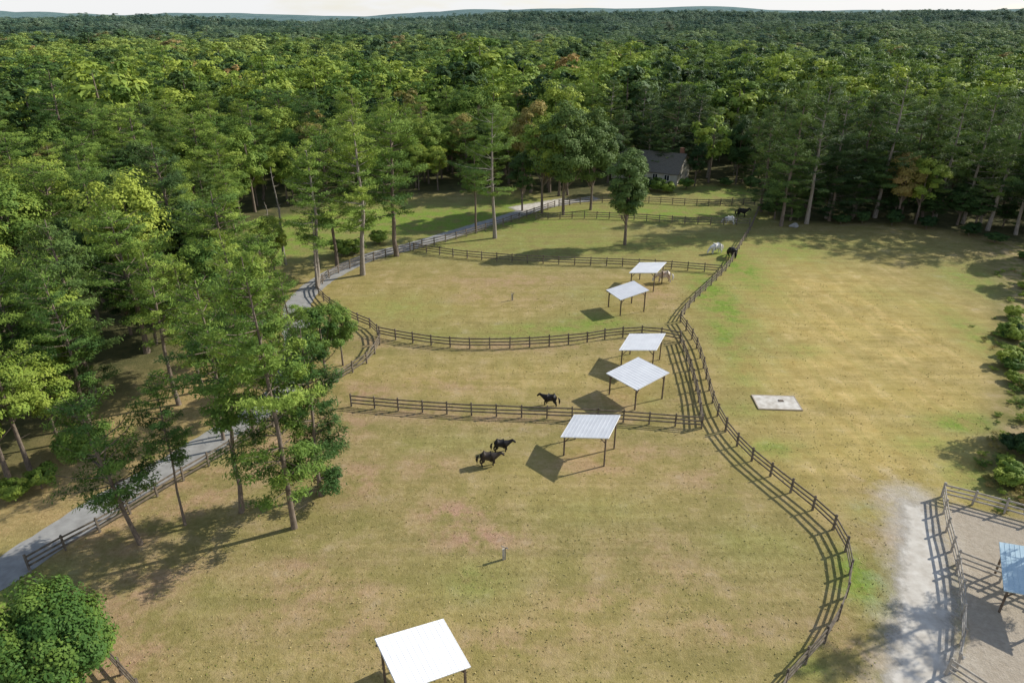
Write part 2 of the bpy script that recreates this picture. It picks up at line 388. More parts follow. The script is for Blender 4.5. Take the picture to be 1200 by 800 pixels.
# ---------- shelters ----------
LOC=np.array([[-.5,-.5],[.5,-.5],[.5,.5],[-.5,.5]])
def roof_pts(q,zm):
    cx,cy,yaw,w,d,sx,sy=q
    l=LOC*np.array([w,d]); cs,sn=math.cos(yaw),math.sin(yaw)
    return np.stack([cx+l[:,0]*cs-l[:,1]*sn,cy+l[:,0]*sn+l[:,1]*cs,zm+sx*l[:,0]+sy*l[:,1]],1)
def to_image_px(p):  # projects world points to image pixel coordinates
    Z=p[:,1]*CP-(p[:,2]-H)*SP; U=p[:,1]*SP+(p[:,2]-H)*CP
    return np.stack([600+800*p[:,0]/Z,400-800*U/Z],1)
def fit_roof(cpx,zm):
    """least-squares rectangle (centre, heading, size, pitch) from four roof corners in image pixels"""
    tgt=np.array(cpx,float)
    C=[np.array(P(u,v,zm)) for u,v in cpx]; c=sum(C)/4; e=C[1]-C[0]
    q=np.array([c[0],c[1],math.atan2(e[1],e[0]),4.3,3.9,0.,0.]); q0=q.copy()
    wt=np.array([0,0,0,1.2,1.2,7.,7.])
    def res(q): return np.r_[(to_image_px(roof_pts(q,zm))-tgt).ravel(),wt*(q-q0)]
    for _ in range(40):
        r=res(q); J=np.stack([(res(q+np.eye(7)[i]*1e-4)-r)/1e-4 for i in range(7)],1)
        dq=np.linalg.lstsq(J.T@J+np.eye(7)*1e-3,-J.T@r,rcond=None)[0]; q=q+np.clip(dq,-.5,.5)
    q[5]=np.clip(q[5],-.25,.25); q[6]=np.clip(q[6],-.25,.25); q[3]=np.clip(q[3],3.4,5.6); q[4]=np.clip(q[4],3.2,5.4)
    return q
def shelter(cpx,zr,label,roofmat=M_ROOF,name="run_in_shelter"):
    q=fit_roof(cpx,zr); cx,cy,yaw,w,dep,sx,sy=q
    o=thing(name,(cx,cy,0),label,"horse shelter","open horse shelters in the paddocks",yaw)
    zl=lambda xx,yy: zr+sx*xx+sy*yy
    mb=MB(); n=12; hw=w/2;hd=dep/2
    ex=np.array([1,0,sx]);ex/=np.linalg.norm(ex); nz=np.cross(ex,np.array([0,1,sy])); nz/=np.linalg.norm(nz); ey=np.cross(nz,ex)
    Mx=np.stack([ex,ey,nz],1)
    mb.box((0,0,zr),(w,dep,0.07),M=Mx)
    for i in range(n+1):
        xx=-hw+0.03+i*(w-0.06)/n
        mb.box(np.array([0,0,zr])+ex*xx+nz*0.041,(0.035,dep-0.01,0.018),M=Mx)
    ob("roof",mb.mesh("roof",[roofmat]),o)
    px,py=hw-0.35,hd-0.35
    for a_ in(-1,1):
        for b_ in(-1,1):
            zt=zl(a_*px,b_*py)-0.14
            pb=MB(); pb.box((0,0,zt/2-0.05),(0.12,0.12,zt+0.1)); 
            pb.beam((0,0,zt-0.6),(-a_*0.5,0,zt-0.05-sx*a_*0.5),0.06,0.08)
            ob("post",pb.mesh("post",[M_POST]),o,loc=(a_*px,b_*py,0))
    for b_ in(-1,1):
        bb=MB(); bb.beam((-hw+.05,b_*py,zl(-hw+.05,b_*py)-0.115),(hw-.05,b_*py,zl(hw-.05,b_*py)-0.115),0.08,0.12)
        ob("beam",bb.mesh("beam",[M_POST]),o)
    return o
shelter([(470,808),(553,784),(521,726),(434,747)],2.8,"open shelter with ribbed white roof standing on dry grass")
shelter([(657,512),(712,514),(730,486),(671,486)],2.7,"open white roofed shelter near two dark ponies")
shelter([(745,458),(786,436),(747,419),(711,437)],2.7,"square white roofed shelter turned diagonally in the paddock")
shelter([(724,411),(770,410),(780,391),(738,391)],2.7,"white roofed open shelter beside the sagging fence")
shelter([(726,352),(762,340),(742,329),(711,340)],2.7,"white roofed shelter turned diagonally on dry grass")
shelter([(736,320),(770,320),(781,307),(750,308)],2.7,"white roofed open shelter with a horse beneath its edge")
shelter([(1184,693),(1246,706),(1236,645),(1180,637)],2.5,"small shed with pale blue metal roof in sand pen",M_BLUEROOF)

# ---------- trees ----------
def unit(a): return a/(np.linalg.norm(a,axis=-1,keepdims=True)+1e-9)
def leaves(C,Nn,L,W,r,jit):
    n=unit(Nn+jit*r.standard_normal(C.shape)); t0=r.standard_normal(C.shape)
    tt=unit(t0-(t0*n).sum(-1,keepdims=True)*n); bb=np.cross(n,tt)
    L=L*(0.6+0.8*r.random((len(C),1)))/2; W=W*(0.6+0.8*r.random((len(C),1)))/2
    return np.stack([C-tt*L,C+bb*W,C+tt*L,C-bb*W],1)
def crown_mesh(Q,TN,mat):
    Q=np.concatenate(Q); TN=np.concatenate(TN)
    return mk_mesh("crown",Q.reshape(-1,3),np.arange(len(Q)*4).reshape(-1,4),[mat],False,np.repeat(TN,4))
def pine(seed,h=20.,zb=7.,R=3.6,step=0.8,dens=2.3,k=24,leaf=(0.36,0.085),bark=M_BARK,lean=0.0,gaps=0.1,sub=True,rt=0.24,tone=0.0,mat=None,pw=0.55):
    r=np.random.default_rng(seed)
    tr=MB(); nb=9
    zs=np.linspace(0,h,nb); bx=np.cumsum(r.normal(0,0.12,nb)); by=np.cumsum(r.normal(0,0.12,nb)); bx-=bx[0];by-=by[0]
    bx=bx+lean*zs
    rad=rt*(1-zs/h)**0.8+0.03; rad[0]*=1.25
    tr.tube(np.stack([bx,by,zs-0.15*(zs==0)],1),rad,8)
    Q=[];TN=[]
    z=zb
    asym=r.uniform(0,6.28)
    while z<h-0.2:
        f=(z-zb)/(h-zb)
        prof=R*((1-f)**pw)*(0.55+0.45*min(1,f*4))+0.3
        wt=r.normal(0,0.10)
        for _ in range(r.integers(4,7)):
            if r.random()<gaps: continue
            az=r.uniform(0,2*math.pi); ln=prof*r.uniform(0.45,1.25)*(1+0.2*math.cos(az-asym))
            d=np.array([math.cos(az),math.sin(az),0]); up=r.uniform(0.0,0.34)+0.4*f
            base=np.array([np.interp(z,zs,bx),np.interp(z,zs,by),z])
            tipp=base+d*ln+np.array([0,0,up*ln]); midp=base+d*ln*0.55+np.array([0,0,up*ln*0.35])
            if sub: tr.tube([base,midp,tipp],[0.05,0.03,0.012],4)
            m=max(2,int(ln*dens*(1.3 if sub else 1)))
            ts=r.uniform(0.28,1.0,m)**0.75
            side=np.array([-d[1],d[0],0])
            lat=r.normal(0,0.2,m)*ln*(1.15-ts*0.6)
            cc=base+d*(ln*ts)[:,None]+side*lat[:,None]+np.array([0,0,1])*((up*ln)*ts**2)[:,None]
            C=np.repeat(cc,k,0)+r.normal(0,1,(m*k,3))*np.array([0.26,0.26,0.12])*(1 if sub else 1.8)
            Nn=np.tile(d*0.6+np.array([0,0,0.65]),(m*k,1))
            Q.append(leaves(C,Nn,leaf[0],leaf[1],r,0.42))
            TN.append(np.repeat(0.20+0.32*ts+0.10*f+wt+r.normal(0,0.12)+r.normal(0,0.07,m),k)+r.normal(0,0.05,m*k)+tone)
        z+=step*r.uniform(0.6,1.4)
    if sub:
        for _ in range(8):
            zz=r.uniform(zb*0.4,zb); az=r.uniform(0,6.28); ln=r.uniform(0.4,1.4)
            b0=np.array([np.interp(zz,zs,bx),np.interp(zz,zs,by),zz]); tr.tube([b0,b0+np.array([math.cos(az)*ln,math.sin(az)*ln,0.1])],[0.03,0.01],4)
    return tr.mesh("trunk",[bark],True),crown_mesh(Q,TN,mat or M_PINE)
def decid(seed,h=14.,zb=3.,R=4.,ncl=60,k=190,leaf=(0.31,0.2),mat=M_LEAF,bark=M_BARK,sub=True,tone=0.0,flat=0.72):
    r=np.random.default_rng(seed)
    tr=MB(); cz=(zb+h)/2; sz=(h-zb)/2
    q0=min(1.0,h/8)
    tr.tube([(0,0,-0.15),(0.05,0.02,zb),(0.1*q0,-0.05*q0,cz),(0,0,h*0.8)],[0.26*q0,0.2*q0,0.13*q0,0.04*q0],8)
    lob=r.standard_normal((6,3)); lob=unit(lob)
    Q=[];TN=[]
    for i in range(ncl):
        d=unit(r.standard_normal(3)); d[2]=d[2]*0.9+0.08
        amp=1+0.35*max((lob@d).max()-0.7,0)/0.3-0.18
        q=r.uniform(0.3,1)**0.5
        c=np.array([d[0]*R*0.85*q*amp,d[1]*R*0.85*q*amp,cz+d[2]*sz*0.85*q*amp])
        rc=R*r.uniform(0.14,0.32)
        if sub and i<16: tr.tube([(0.05,0,zb+ (c[2]-zb)*0.3 if c[2]>zb else zb*0.8),c*0.55+np.array([0,0,zb*0.4+cz*0.05]),c],[0.09*q0,0.05*q0,0.02*q0],4)
        dd=unit(r.standard_normal((k,3))); dd[:,2]=np.where(dd[:,2]<-0.3,-dd[:,2],dd[:,2])
        C=c+dd*rc*r.uniform(0.6,1.18,(k,1))*np.array([1,1,flat])
        outw=unit(c-np.array([0,0,cz*0.9]))
        Q.append(leaves(C,dd+outw*0.5+np.array([0,0,0.2]),leaf[0],leaf[1],r,0.38))
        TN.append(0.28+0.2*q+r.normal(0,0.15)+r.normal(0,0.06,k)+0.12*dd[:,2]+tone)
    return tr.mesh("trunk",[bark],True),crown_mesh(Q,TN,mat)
def snag(seed,h=14.):
    r=np.random.default_rng(seed); tr=MB()
    zs=np.linspace(0,h,8); bx=np.cumsum(r.normal(0,0.12,8)); bx-=bx[0]
    tr.tube(np.stack([bx,bx*0.5,zs],1),0.22*(1-zs/h)+0.03,8)
    for _ in range(26):
        z=r.uniform(h*0.3,h*0.97); az=r.uniform(0,6.28); ln=r.uniform(0.5,2.2)*(1.2-z/h)
        b0=np.array([np.interp(z,zs,bx),np.interp(z,zs,bx)*.5,z])
        tr.tube([b0,b0+np.array([math.cos(az)*ln*.6,math.sin(az)*ln*.6,ln*.1]),b0+np.array([math.cos(az)*ln,math.sin(az)*ln,ln*.4])],[0.05,0.03,0.01],4)
    return tr.mesh("trunk",[M_PALEBARK],True)

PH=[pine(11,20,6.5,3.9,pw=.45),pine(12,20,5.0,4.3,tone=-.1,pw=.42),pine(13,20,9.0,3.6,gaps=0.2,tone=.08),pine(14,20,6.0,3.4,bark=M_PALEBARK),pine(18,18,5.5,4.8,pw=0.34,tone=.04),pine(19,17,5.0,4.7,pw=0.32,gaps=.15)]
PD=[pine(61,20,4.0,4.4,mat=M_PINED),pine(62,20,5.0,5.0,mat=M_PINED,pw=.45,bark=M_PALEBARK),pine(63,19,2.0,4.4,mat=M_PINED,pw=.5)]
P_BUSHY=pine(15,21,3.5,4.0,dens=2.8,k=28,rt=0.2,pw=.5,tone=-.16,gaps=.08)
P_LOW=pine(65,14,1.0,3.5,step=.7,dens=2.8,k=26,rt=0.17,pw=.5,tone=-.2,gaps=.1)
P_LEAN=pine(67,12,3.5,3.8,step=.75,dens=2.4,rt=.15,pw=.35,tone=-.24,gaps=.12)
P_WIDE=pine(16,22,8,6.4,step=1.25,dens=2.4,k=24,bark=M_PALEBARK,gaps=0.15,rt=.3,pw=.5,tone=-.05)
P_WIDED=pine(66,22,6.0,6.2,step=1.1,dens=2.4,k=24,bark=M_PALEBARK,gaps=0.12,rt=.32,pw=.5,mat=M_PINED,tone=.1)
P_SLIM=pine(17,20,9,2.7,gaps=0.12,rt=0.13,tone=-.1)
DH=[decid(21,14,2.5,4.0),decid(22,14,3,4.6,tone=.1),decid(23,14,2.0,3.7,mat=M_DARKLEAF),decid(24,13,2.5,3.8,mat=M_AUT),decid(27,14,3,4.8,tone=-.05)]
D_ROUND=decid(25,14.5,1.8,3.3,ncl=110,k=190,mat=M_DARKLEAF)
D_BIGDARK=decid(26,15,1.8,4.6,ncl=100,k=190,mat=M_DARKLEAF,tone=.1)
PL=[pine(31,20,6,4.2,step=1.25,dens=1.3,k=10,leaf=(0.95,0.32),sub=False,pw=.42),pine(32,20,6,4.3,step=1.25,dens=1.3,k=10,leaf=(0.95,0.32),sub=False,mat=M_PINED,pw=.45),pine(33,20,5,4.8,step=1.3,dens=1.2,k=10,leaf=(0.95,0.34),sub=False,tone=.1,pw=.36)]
DL=[decid(41,14,2.5,4.6,ncl=30,k=50,leaf=(0.78,0.48),sub=False,tone=.08),decid(42,14,2,4.8,ncl=30,k=46,leaf=(0.8,0.5),mat=M_DARKLEAF,sub=False),decid(43,14,2,4.2,ncl=28,k=46,leaf=(0.8,0.5),mat=M_AUT,sub=False)]

def place(kind,pair,x,y,s,label,group,yaw=None,sxy=None,tilt=None,cat=None):
    o=thing(kind,(x,y,float(T(x,y))),label,cat or kind.replace("_"," "),group,yaw if yaw is not None else random.uniform(0,6.28),(sxy or s,sxy or s,s))
    if tilt: o.rotation_euler=(tilt[0],tilt[1],0)
    tk=ob("trunk",pair[0],o); cr=ob("crown",pair[1],o) if pair[1] else None
    return o,tk,cr
GP="pines of the surrounding wood"; GD="broadleaf trees among the pines"
hand=[]
def hp(u,v,vt,pair,label,base_h=20.,sxy=None,kind="pine_tree",tilt=None,yaw=None):
    x,y=P(u,v); s=height_at(v,vt)/base_h
    hand.append((x,y)); place(kind,pair,x,y,s,label,GP if kind=="pine_tree" else GD,sxy=(sxy*s if sxy else None),tilt=tilt,yaw=yaw)
hp(345,618,298,P_BUSHY,"dense deep green white pine inside the paddock fence",21.,sxy=.92)
hp(376,580,385,P_LOW,"short bushy pine beside its taller neighbour",14.,sxy=.8)
hp(283,600,325,P_SLIM,"slender pine with long bare trunk inside the paddock fence",sxy=1.15)
hp(217,615,440,P_SLIM,"thin young pine with sparse crown beside the fence",sxy=0.95)
hp(165,637,472,P_LEAN,"leaning pine with wide feathery crown beside the driveway",12.,tilt=(0,-0.14),sxy=0.95)
hp(298,520,320,P_SLIM,"tall pine with high crown beside the driveway",sxy=1.3)
hp(262,515,340,P_SLIM,"tall pine with high crown beside the driveway",sxy=1.2)
hp(325,497,330,P_SLIM,"tall pine with high crown beside the driveway",sxy=1.3)
hp(352,478,325,PH[1],"full crowned pine beside the driveway",sxy=.85)
hp(383,452,345,DH[0],"green broadleaf tree between driveway and fence",14.,kind="broadleaf_tree",sxy=.95)
hp(402,428,352,DH[1],"green broadleaf tree between driveway and fence",14.,kind="broadleaf_tree",sxy=.85)
hp(210,474,290,PH[2],"tall pine on open needle covered ground")
hp(238,458,300,PH[0],"tall pine on open needle covered ground")
hp(290,440,270,PH[2],"tall pine near the hidden bend of the driveway",sxy=1.2)
hp(322,425,275,PH[4],"tall pine near the hidden bend of the driveway",18.,sxy=1.0)
hp(35,550,370,PH[2],"tall pine with bare lower trunk at the wood's edge")
hp(10,560,400,DH[0],"broad green tree at the wood's edge",14.,kind="broadleaf_tree")
hp(70,520,415,DH[1],"broad green tree at the wood's edge",14.,kind="broadleaf_tree")
hp(105,500,320,PH[1],"full crowned pine at the edge of the wood")
hp(372,336,165,PH[3],"pine beside the driveway fence on green lawn",sxy=1.15)
hp(395,312,150,PH[4],"pine beside the driveway fence on green lawn",18.,sxy=.9)
hp(425,322,128,PH[3],"tall pale trunked pine beside the driveway fence",sxy=1.15)
hp(465,300,132,PH[4],"tall pine with dense crown beside the driveway",18.,sxy=1.1)
hp(580,279,128,P_WIDE,"wide spreading white pine standing in the upper paddock",22.,sxy=1.05)
hp(558,272,165,PH[2],"smaller pine beside a wide spreading one")
hp(612,247,165,DH[2],"dark broadleaf tree beside the driveway end",14.,kind="broadleaf_tree",sxy=.9)
hp(660,252,118,D_BIGDARK,"large dark rounded tree near the turning area",15.,kind="broadleaf_tree",sxy=.95)
hp(692,246,125,D_BIGDARK,"large dark rounded tree near the turning area",15.,kind="broadleaf_tree",sxy=.9)
hp(635,250,125,DH[0],"green broadleaf tree beside the driveway end",14.,kind="broadleaf_tree",sxy=0.8)
hp(622,226,112,DH[3],"rusty yellow tree at the end of the lawn",13.,kind="broadleaf_tree",sxy=0.9)
hp(732,287,168,D_ROUND,"dark dense oval tree alone in the green pasture",14.5,kind="broadleaf_tree",sxy=1.0)
hp(742,226,165,DH[2],"dark tree screening the end of the house",14.,kind="broadleaf_tree",sxy=1.2)
hp(814,218,160,DH[2],"dark tree beside the gable of the house",14.,kind="broadleaf_tree",sxy=.9)
hp(830,214,125,DL[0],"rounded tree behind the house",14.,kind="broadleaf_tree",sxy=0.9)
hp(862,216,135,D_BIGDARK,"large dark rounded tree at the pasture corner",15.,kind="broadleaf_tree",sxy=0.8)
hp(712,214,135,DH[2],"dark tree beside the house",14.,kind="broadleaf_tree",sxy=1.0)
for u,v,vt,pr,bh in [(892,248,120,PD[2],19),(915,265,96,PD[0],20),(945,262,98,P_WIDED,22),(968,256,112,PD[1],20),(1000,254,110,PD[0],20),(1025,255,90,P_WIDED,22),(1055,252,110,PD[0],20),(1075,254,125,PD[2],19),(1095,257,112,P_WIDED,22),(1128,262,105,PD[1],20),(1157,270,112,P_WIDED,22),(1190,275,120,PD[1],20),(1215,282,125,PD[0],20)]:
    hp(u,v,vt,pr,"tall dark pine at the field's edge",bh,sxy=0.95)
for u in range(905,1215,24):
    v=257+max(0,(u-1080))*0.13+random.uniform(-3,2); hp(u+random.uniform(-8,8),v,v-random.uniform(45,85),random.choice([PD[2],PD[2],DH[2]]),"young dark tree filling the shaded wood edge",19.,sxy=1.6,kind="pine_tree")
hp(1250,503,395,DH[1],"broadleaf tree standing in the brush by the field",14.,kind="broadleaf_tree")
hp(1268,655,420,PH[2],"tall pine standing beside the sand pen")
hp(1230,330,255,DH[0],"broadleaf tree standing in the brush by the field",14.,kind="broadleaf_tree")
for u,v,h in [(335,310,15.),(318,302,9.),(372,338,10.)]:
    x,y=P(u,v); hand.append((x,y)); o=thing("dead_tree",(x,y,0),"bare grey dead tree with broken stub branches","dead tree","dead trees by the driveway"); ob("trunk",snag(int(u),h),o)

# fill
cand=[]
def grid(r0,r1,sp,pdec,scl):
    xs=np.arange(-r1,r1,sp); ys=np.arange(26,r1,sp)
    X,Y=np.meshgrid(xs,ys); X=X+rng.uniform(-.48,.48,X.shape)*sp; Y=Y+rng.uniform(-.48,.48,X.shape)*sp
    X=X.ravel();Y=Y.ravel(); r=np.hypot(X,Y)
    Zc=Y*CP+H*SP
    k=(r>=r0)&(r<r1)&(np.abs(X)<0.78*Zc+10)&(~inside(CLEAR,X,Y))
    X,Y=X[k],Y[k]
    for x,y in zip(X,Y): cand.append((x,y,pdec,scl))
grid(0,420,6.2,0.44,1.0)
grid(420,1000,8.2,0.48,1.2)
grid(1000,2700,14.0,0.42,1.55)
hnd=np.array(hand)
pines=[];decs=[]
for x,y,pd,sc in cand:
    if y<480:
        if np.min(np.hypot(hnd[:,0]-x,hnd[:,1]-y))<3.0: continue
    if y<200 and polydist(ROAD,np.array([x]),np.array([y]),False)[0]<3.5: continue
    st=math.sin(x/37+2*math.sin(y/51))*math.sin(y/43+1)
    st2=math.sin(x/130+1.5*math.sin(y/170))*math.sin(y/95+0.5*math.sin(x/200)) if y>250 else 0
    isd=rng.random()<pd+0.3*st+0.35*st2
    if x>25 and 150<y<330 and rng.random()<0.6: isd=False
    s=sc*rng.uniform(0.55,1.02)
    if rng.random()<0.08: s*=1.25
    if x<0 and y<200: s*=0.93
    if isd: decs.append((x,y,s*rng.uniform(1.0,1.45),sc,st2))
    else: pines.append((x,y,s*(1+0.12*st),sc,st2))
pines.sort(key=lambda a:math.hypot(a[0],a[1])); decs.sort(key=lambda a:math.hypot(a[0],a[1]))
NP,ND=220,180
src=[None]*6
usedP=pines[:NP]; usedD=decs[:ND]
for i,(x,y,s,sc,_) in enumerate(usedP):
    if i>=NP-12: j=i%3; o,tk,cr=place("pine_tree",PL[j],x,y,s,"tall white pine in the dense wood",GP); src[j]=(tk,cr)
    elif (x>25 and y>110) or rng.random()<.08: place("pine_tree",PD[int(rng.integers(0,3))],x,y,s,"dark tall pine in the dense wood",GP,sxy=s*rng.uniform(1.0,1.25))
    else: place("pine_tree",PH[[0,1,2,4,5,4][int(rng.integers(0,6))]],x,y,s,"tall white pine in the dense wood",GP,sxy=s*rng.uniform(1.05,1.4))
for i,(x,y,s,sc,_) in enumerate(usedD):
    if i>=ND-12: j=i%3; o,tk,cr=place("broadleaf_tree",DL[j],x,y,s,"green broadleaf tree in the dense wood",GD); src[3+j]=(tk,cr)
    else:
        q=rng.random(); j=3 if q<0.06 else (2 if q<.2 else [0,1,4][int(rng.integers(0,3))])
        place("broadleaf_tree",DH[j],x,y,s,"yellowing broadleaf tree in the dense wood" if j==3 else "green broadleaf tree in the dense wood",GD)
def pk(x,y,st2):
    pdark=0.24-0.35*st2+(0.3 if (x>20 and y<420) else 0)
    return 1 if rng.random()<pdark else (0 if rng.random()<.5 else 2)
rest=[(x,y,s,sc,pk(x,y,st2)) for x,y,s,sc,st2 in pines[NP:]]+[(x,y,s*1.15,sc,5 if rng.random()<0.05 else 3+int(rng.random()<0.28-.25*st2)) for x,y,s,sc,st2 in decs[ND:]]
R_=np.array(rest)
fm=bpy.data.meshes.new("forest"); fm.vertices.add(len(R_))
fz=T(R_[:,0],R_[:,1])
fm.vertices.foreach_set("co",np.stack([R_[:,0],R_[:,1],fz],1).astype(np.float32).ravel())
for nme,val in (("kindf",R_[:,4]),("rotf",rng.uniform(0,6.28,len(R_))),("sxy",R_[:,2]*rng.uniform(1.05,1.4,len(R_))),("sz",R_[:,2]/np.maximum(R_[:,3],1)*np.where(R_[:,4]>2,1.1,1.0))):
    a=fm.attributes.new(nme,"FLOAT","POINT"); a.data.foreach_set("value",val.astype(np.float32))
fo=ob("forest",fm,kind="stuff")
ng=bpy.data.node_groups.new("forest_nodes","GeometryNodeTree")
ng.interface.new_socket("Geometry",in_out="INPUT",socket_type="NodeSocketGeometry")
ng.interface.new_socket("Geometry",in_out="OUTPUT",socket_type="NodeSocketGeometry")
gi=ng.nodes.new("NodeGroupInput"); go=ng.nodes.new("NodeGroupOutput")
def nat(nm):
    n=ng.nodes.new("GeometryNodeInputNamedAttribute"); n.data_type="FLOAT"; n.inputs["Name"].default_value=nm
    return next(o for o in n.outputs if o.enabled and o.name=="Attribute")
kf,rf,sxf,szf=nat("kindf"),nat("rotf"),nat("sxy"),nat("sz")
cr_=ng.nodes.new("ShaderNodeCombineXYZ"); ng.links.new(rf,cr_.inputs[2])
cs_=ng.nodes.new("ShaderNodeCombineXYZ"); ng.links.new(sxf,cs_.inputs[0]); ng.links.new(sxf,cs_.inputs[1]); ng.links.new(szf,cs_.inputs[2])
jo=ng.nodes.new("GeometryNodeJoinGeometry")
for k in range(6):
    cp=ng.nodes.new("FunctionNodeCompare"); cp.data_type="FLOAT"; cp.operation="EQUAL"
    ng.links.new(kf,cp.inputs[0]); cp.inputs[1].default_value=float(k); 
    for i_ in cp.inputs:
        if i_.name=="Epsilon" and i_.enabled: i_.default_value=0.1
    j2=ng.nodes.new("GeometryNodeJoinGeometry")
    for q in src[k]:
        oi=ng.nodes.new("GeometryNodeObjectInfo"); oi.inputs["Object"].default_value=q; oi.transform_space="ORIGINAL"
        ng.links.new(oi.outputs["Geometry"],j2.inputs[0])
    ip=ng.nodes.new("GeometryNodeInstanceOnPoints")
    ng.links.new(gi.outputs[0],ip.inputs["Points"]); ng.links.new(cp.outputs[0],ip.inputs["Selection"])
    ng.links.new(j2.outputs[0],ip.inputs["Instance"]); ng.links.new(cr_.outputs[0],ip.inputs["Rotation"]); ng.links.new(cs_.outputs[0],ip.inputs["Scale"])
    ng.links.new(ip.outputs[0],jo.inputs[0])
ng.links.new(jo.outputs[0],go.inputs[0])
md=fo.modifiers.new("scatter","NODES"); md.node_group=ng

# ---------- shrubs ----------
SH=[decid(51,3.0,0.1,1.7,ncl=40,k=110,leaf=(0.3,0.2)),decid(52,2.4,0.1,2.0,ncl=40,k=110,leaf=(0.3,0.2),tone=.1),decid(53,2.8,0.1,1.8,ncl=40,k=110,leaf=(0.3,0.2),mat=M_DARKLEAF),decid(55,1.6,0.05,2.0,ncl=11,k=55,leaf=(0.3,0.12),tone=.0),decid(56,1.3,0.05,1.7,ncl=10,k=50,leaf=(0.3,0.08),mat=M_AUT)]
BIG=decid(54,5.6,0.1,2.8,ncl=170,k=300,leaf=(0.17,0.10),tone=.0)
def shrub(u,v,s,pair,label="green leafy shrub at the edge of the field",zs=None):
    x,y=P(u,v); o=thing("shrub",(x,y,0),label,"shrub","shrubs along the wood's edge",random.uniform(0,6.28),(s,s*random.uniform(.7,1.2) if zs is None else s,s*(zs or random.uniform(.6,1.1))))
    ob("stem",pair[0],o); ob("foliage",pair[1],o)
shrub(86,822,1.25,BIG,"tall domed leafy bush beside the fence corner",1.12)
for u,v,s in [(985,262,1.1),(1045,264,1.1),(1085,268,1.0),(1135,276,1.3),(935,258,1.0),(900,250,1.2),(880,222,1.2),(850,218,1.1),(1010,262,.9),(1165,284,1.1)]:
    shrub(u,v,s,SH[2],"dark shrub in the shade of the wood edge")
for u,v,s in [(400,300,1.3),(415,297,1.1),(445,285,1),(300,300,1.2),(738,222,1.4),(758,223,1.1),(770,224,1.2),(783,226,1.0),(804,222,1.0),(50,572,.8),(90,532,1.1),(20,585,.7),(392,572,.6),(350,440,1.1),(362,420,1.2),(385,405,1.0)]:
    shrub(u,v,s,SH[random.randrange(3)])
for _ in range(190):
    v=random.uniform(292,600); lo=1160+15*math.sin(v/23)+9*math.sin(v/9)
    u=lo+abs(random.gauss(0,52)); near=u<lo+22
    shrub(u,v,random.uniform(.15,.4) if near else random.uniform(.25,.8),SH[random.choice([3,3,4,4]) if near else random.choice([0,1,3,3,4,4,2])],"low green and brown brush beside the dry field")

# ---------- house ----------
M_SIDING=simple("cream_siding",(0.55,0.51,0.43),(0.68,0.64,0.56),0.6,0.7)
M_SHING=simple("grey_shingles",(0.15,0.135,0.11),(0.22,0.20,0.165),4,1.0,0.3)
M_BRICK=simple("chimney_brick",(0.22,0.10,0.07),(0.33,0.18,0.12),5,0.9)
M_GLASS,t_,b_=nt("window_glass"); b_.inputs["Base Color"].default_value=(0.02,0.025,0.03,1); b_.inputs["Roughness"].default_value=0.1
M_TRIM=simple("white_trim",(0.72,0.72,0.70),(0.8,0.8,0.78),2,0.6)
hx,hy=P(765,213)
ho=thing("house",(hx,hy+4,0),"low cream house with grey gabled roof beyond the pasture","house",yaw=math.radians(-30))
W2,D2,WH,RH=8.0,4.6,2.6,6.2
mb=MB()
for sy in(-1,1): mb.box((0,sy*(D2-0.1),WH/2),(2*W2,0.2,WH))
for sx_ in(-1,1):
    x0,x1=sx_*(W2-0.2),sx_*W2
    mb.quads([[(x1,-D2,0),(x1,D2,0),(x1,D2,WH),(x1,-D2,WH)],[(x1,-D2,WH),(x1,D2,WH),(x1,0.05,RH-0.1),(x1,-0.05,RH-0.1)]])
ob("wall",mb.mesh("wall",[M_SIDING]),ho)
mb=MB()
sl=math.atan2(RH-WH,D2)
for sy in(-1,1):
    Ls=math.hypot(RH-WH,D2)+0.5
    a=-sy*sl; Mx=np.array([[1,0,0],[0,math.cos(a),-math.sin(a)],[0,math.sin(a),math.cos(a)]])
    cy=sy*(D2/2+0.2); cz=(WH+RH)/2-0.03
    mb.box((0,cy,cz),(2*W2+0.8,Ls,0.16),M=Mx)
rf_=ob("roof",mb.mesh("roof",[M_SHING]),ho)
mb=MB(); mb.box((0,0,0),(0.9,0.7,2.6)); mb.box((0,0,1.33),(1.05,0.85,0.12))
ob("chimney",mb.mesh("chimney",[M_BRICK]),rf_,loc=(W2-1.0,0.8,RH-0.1))
def window(x,y,z,w,h,yaw):
    o=ob("window",None,ho,loc=(x,y,z),rot=(0,0,yaw))
    g=MB(); g.box((0,-0.03,0),(w,0.04,h)); ob("pane",g.mesh("pane",[M_GLASS]),o)
    f=MB()
    for sx_ in(-1,0,1): f.box((sx_*(w/2+0.03),-0.06,0),(0.09,0.06,h+0.15))
    for sz in(-1,1): f.box((0,-0.065,sz*(h/2+0.03)),(w+0.2,0.07,0.09))
    ob("frame",f.mesh("frame",[M_TRIM]),o)
for xx in(-5.6,-3,2.8,5.6): window(xx,-D2,1.5,1.1,1.2,0)
for yy in(-2,2): window(W2,yy,1.5,1.0,1.2,math.pi/2)
window(W2,0,4.1,0.9,1.1,math.pi/2)
dm=MB(); dm.box((0,-D2-0.03,1.05),(1.0,0.06,2.1)); do=ob("door",dm.mesh("door",[M_TRIM]),ho)
hm=MB(); hm.box((0.38,-D2-0.09,1.0),(0.06,0.06,0.06)); ob("handle",hm.mesh("handle",[M_GLASS]),do)

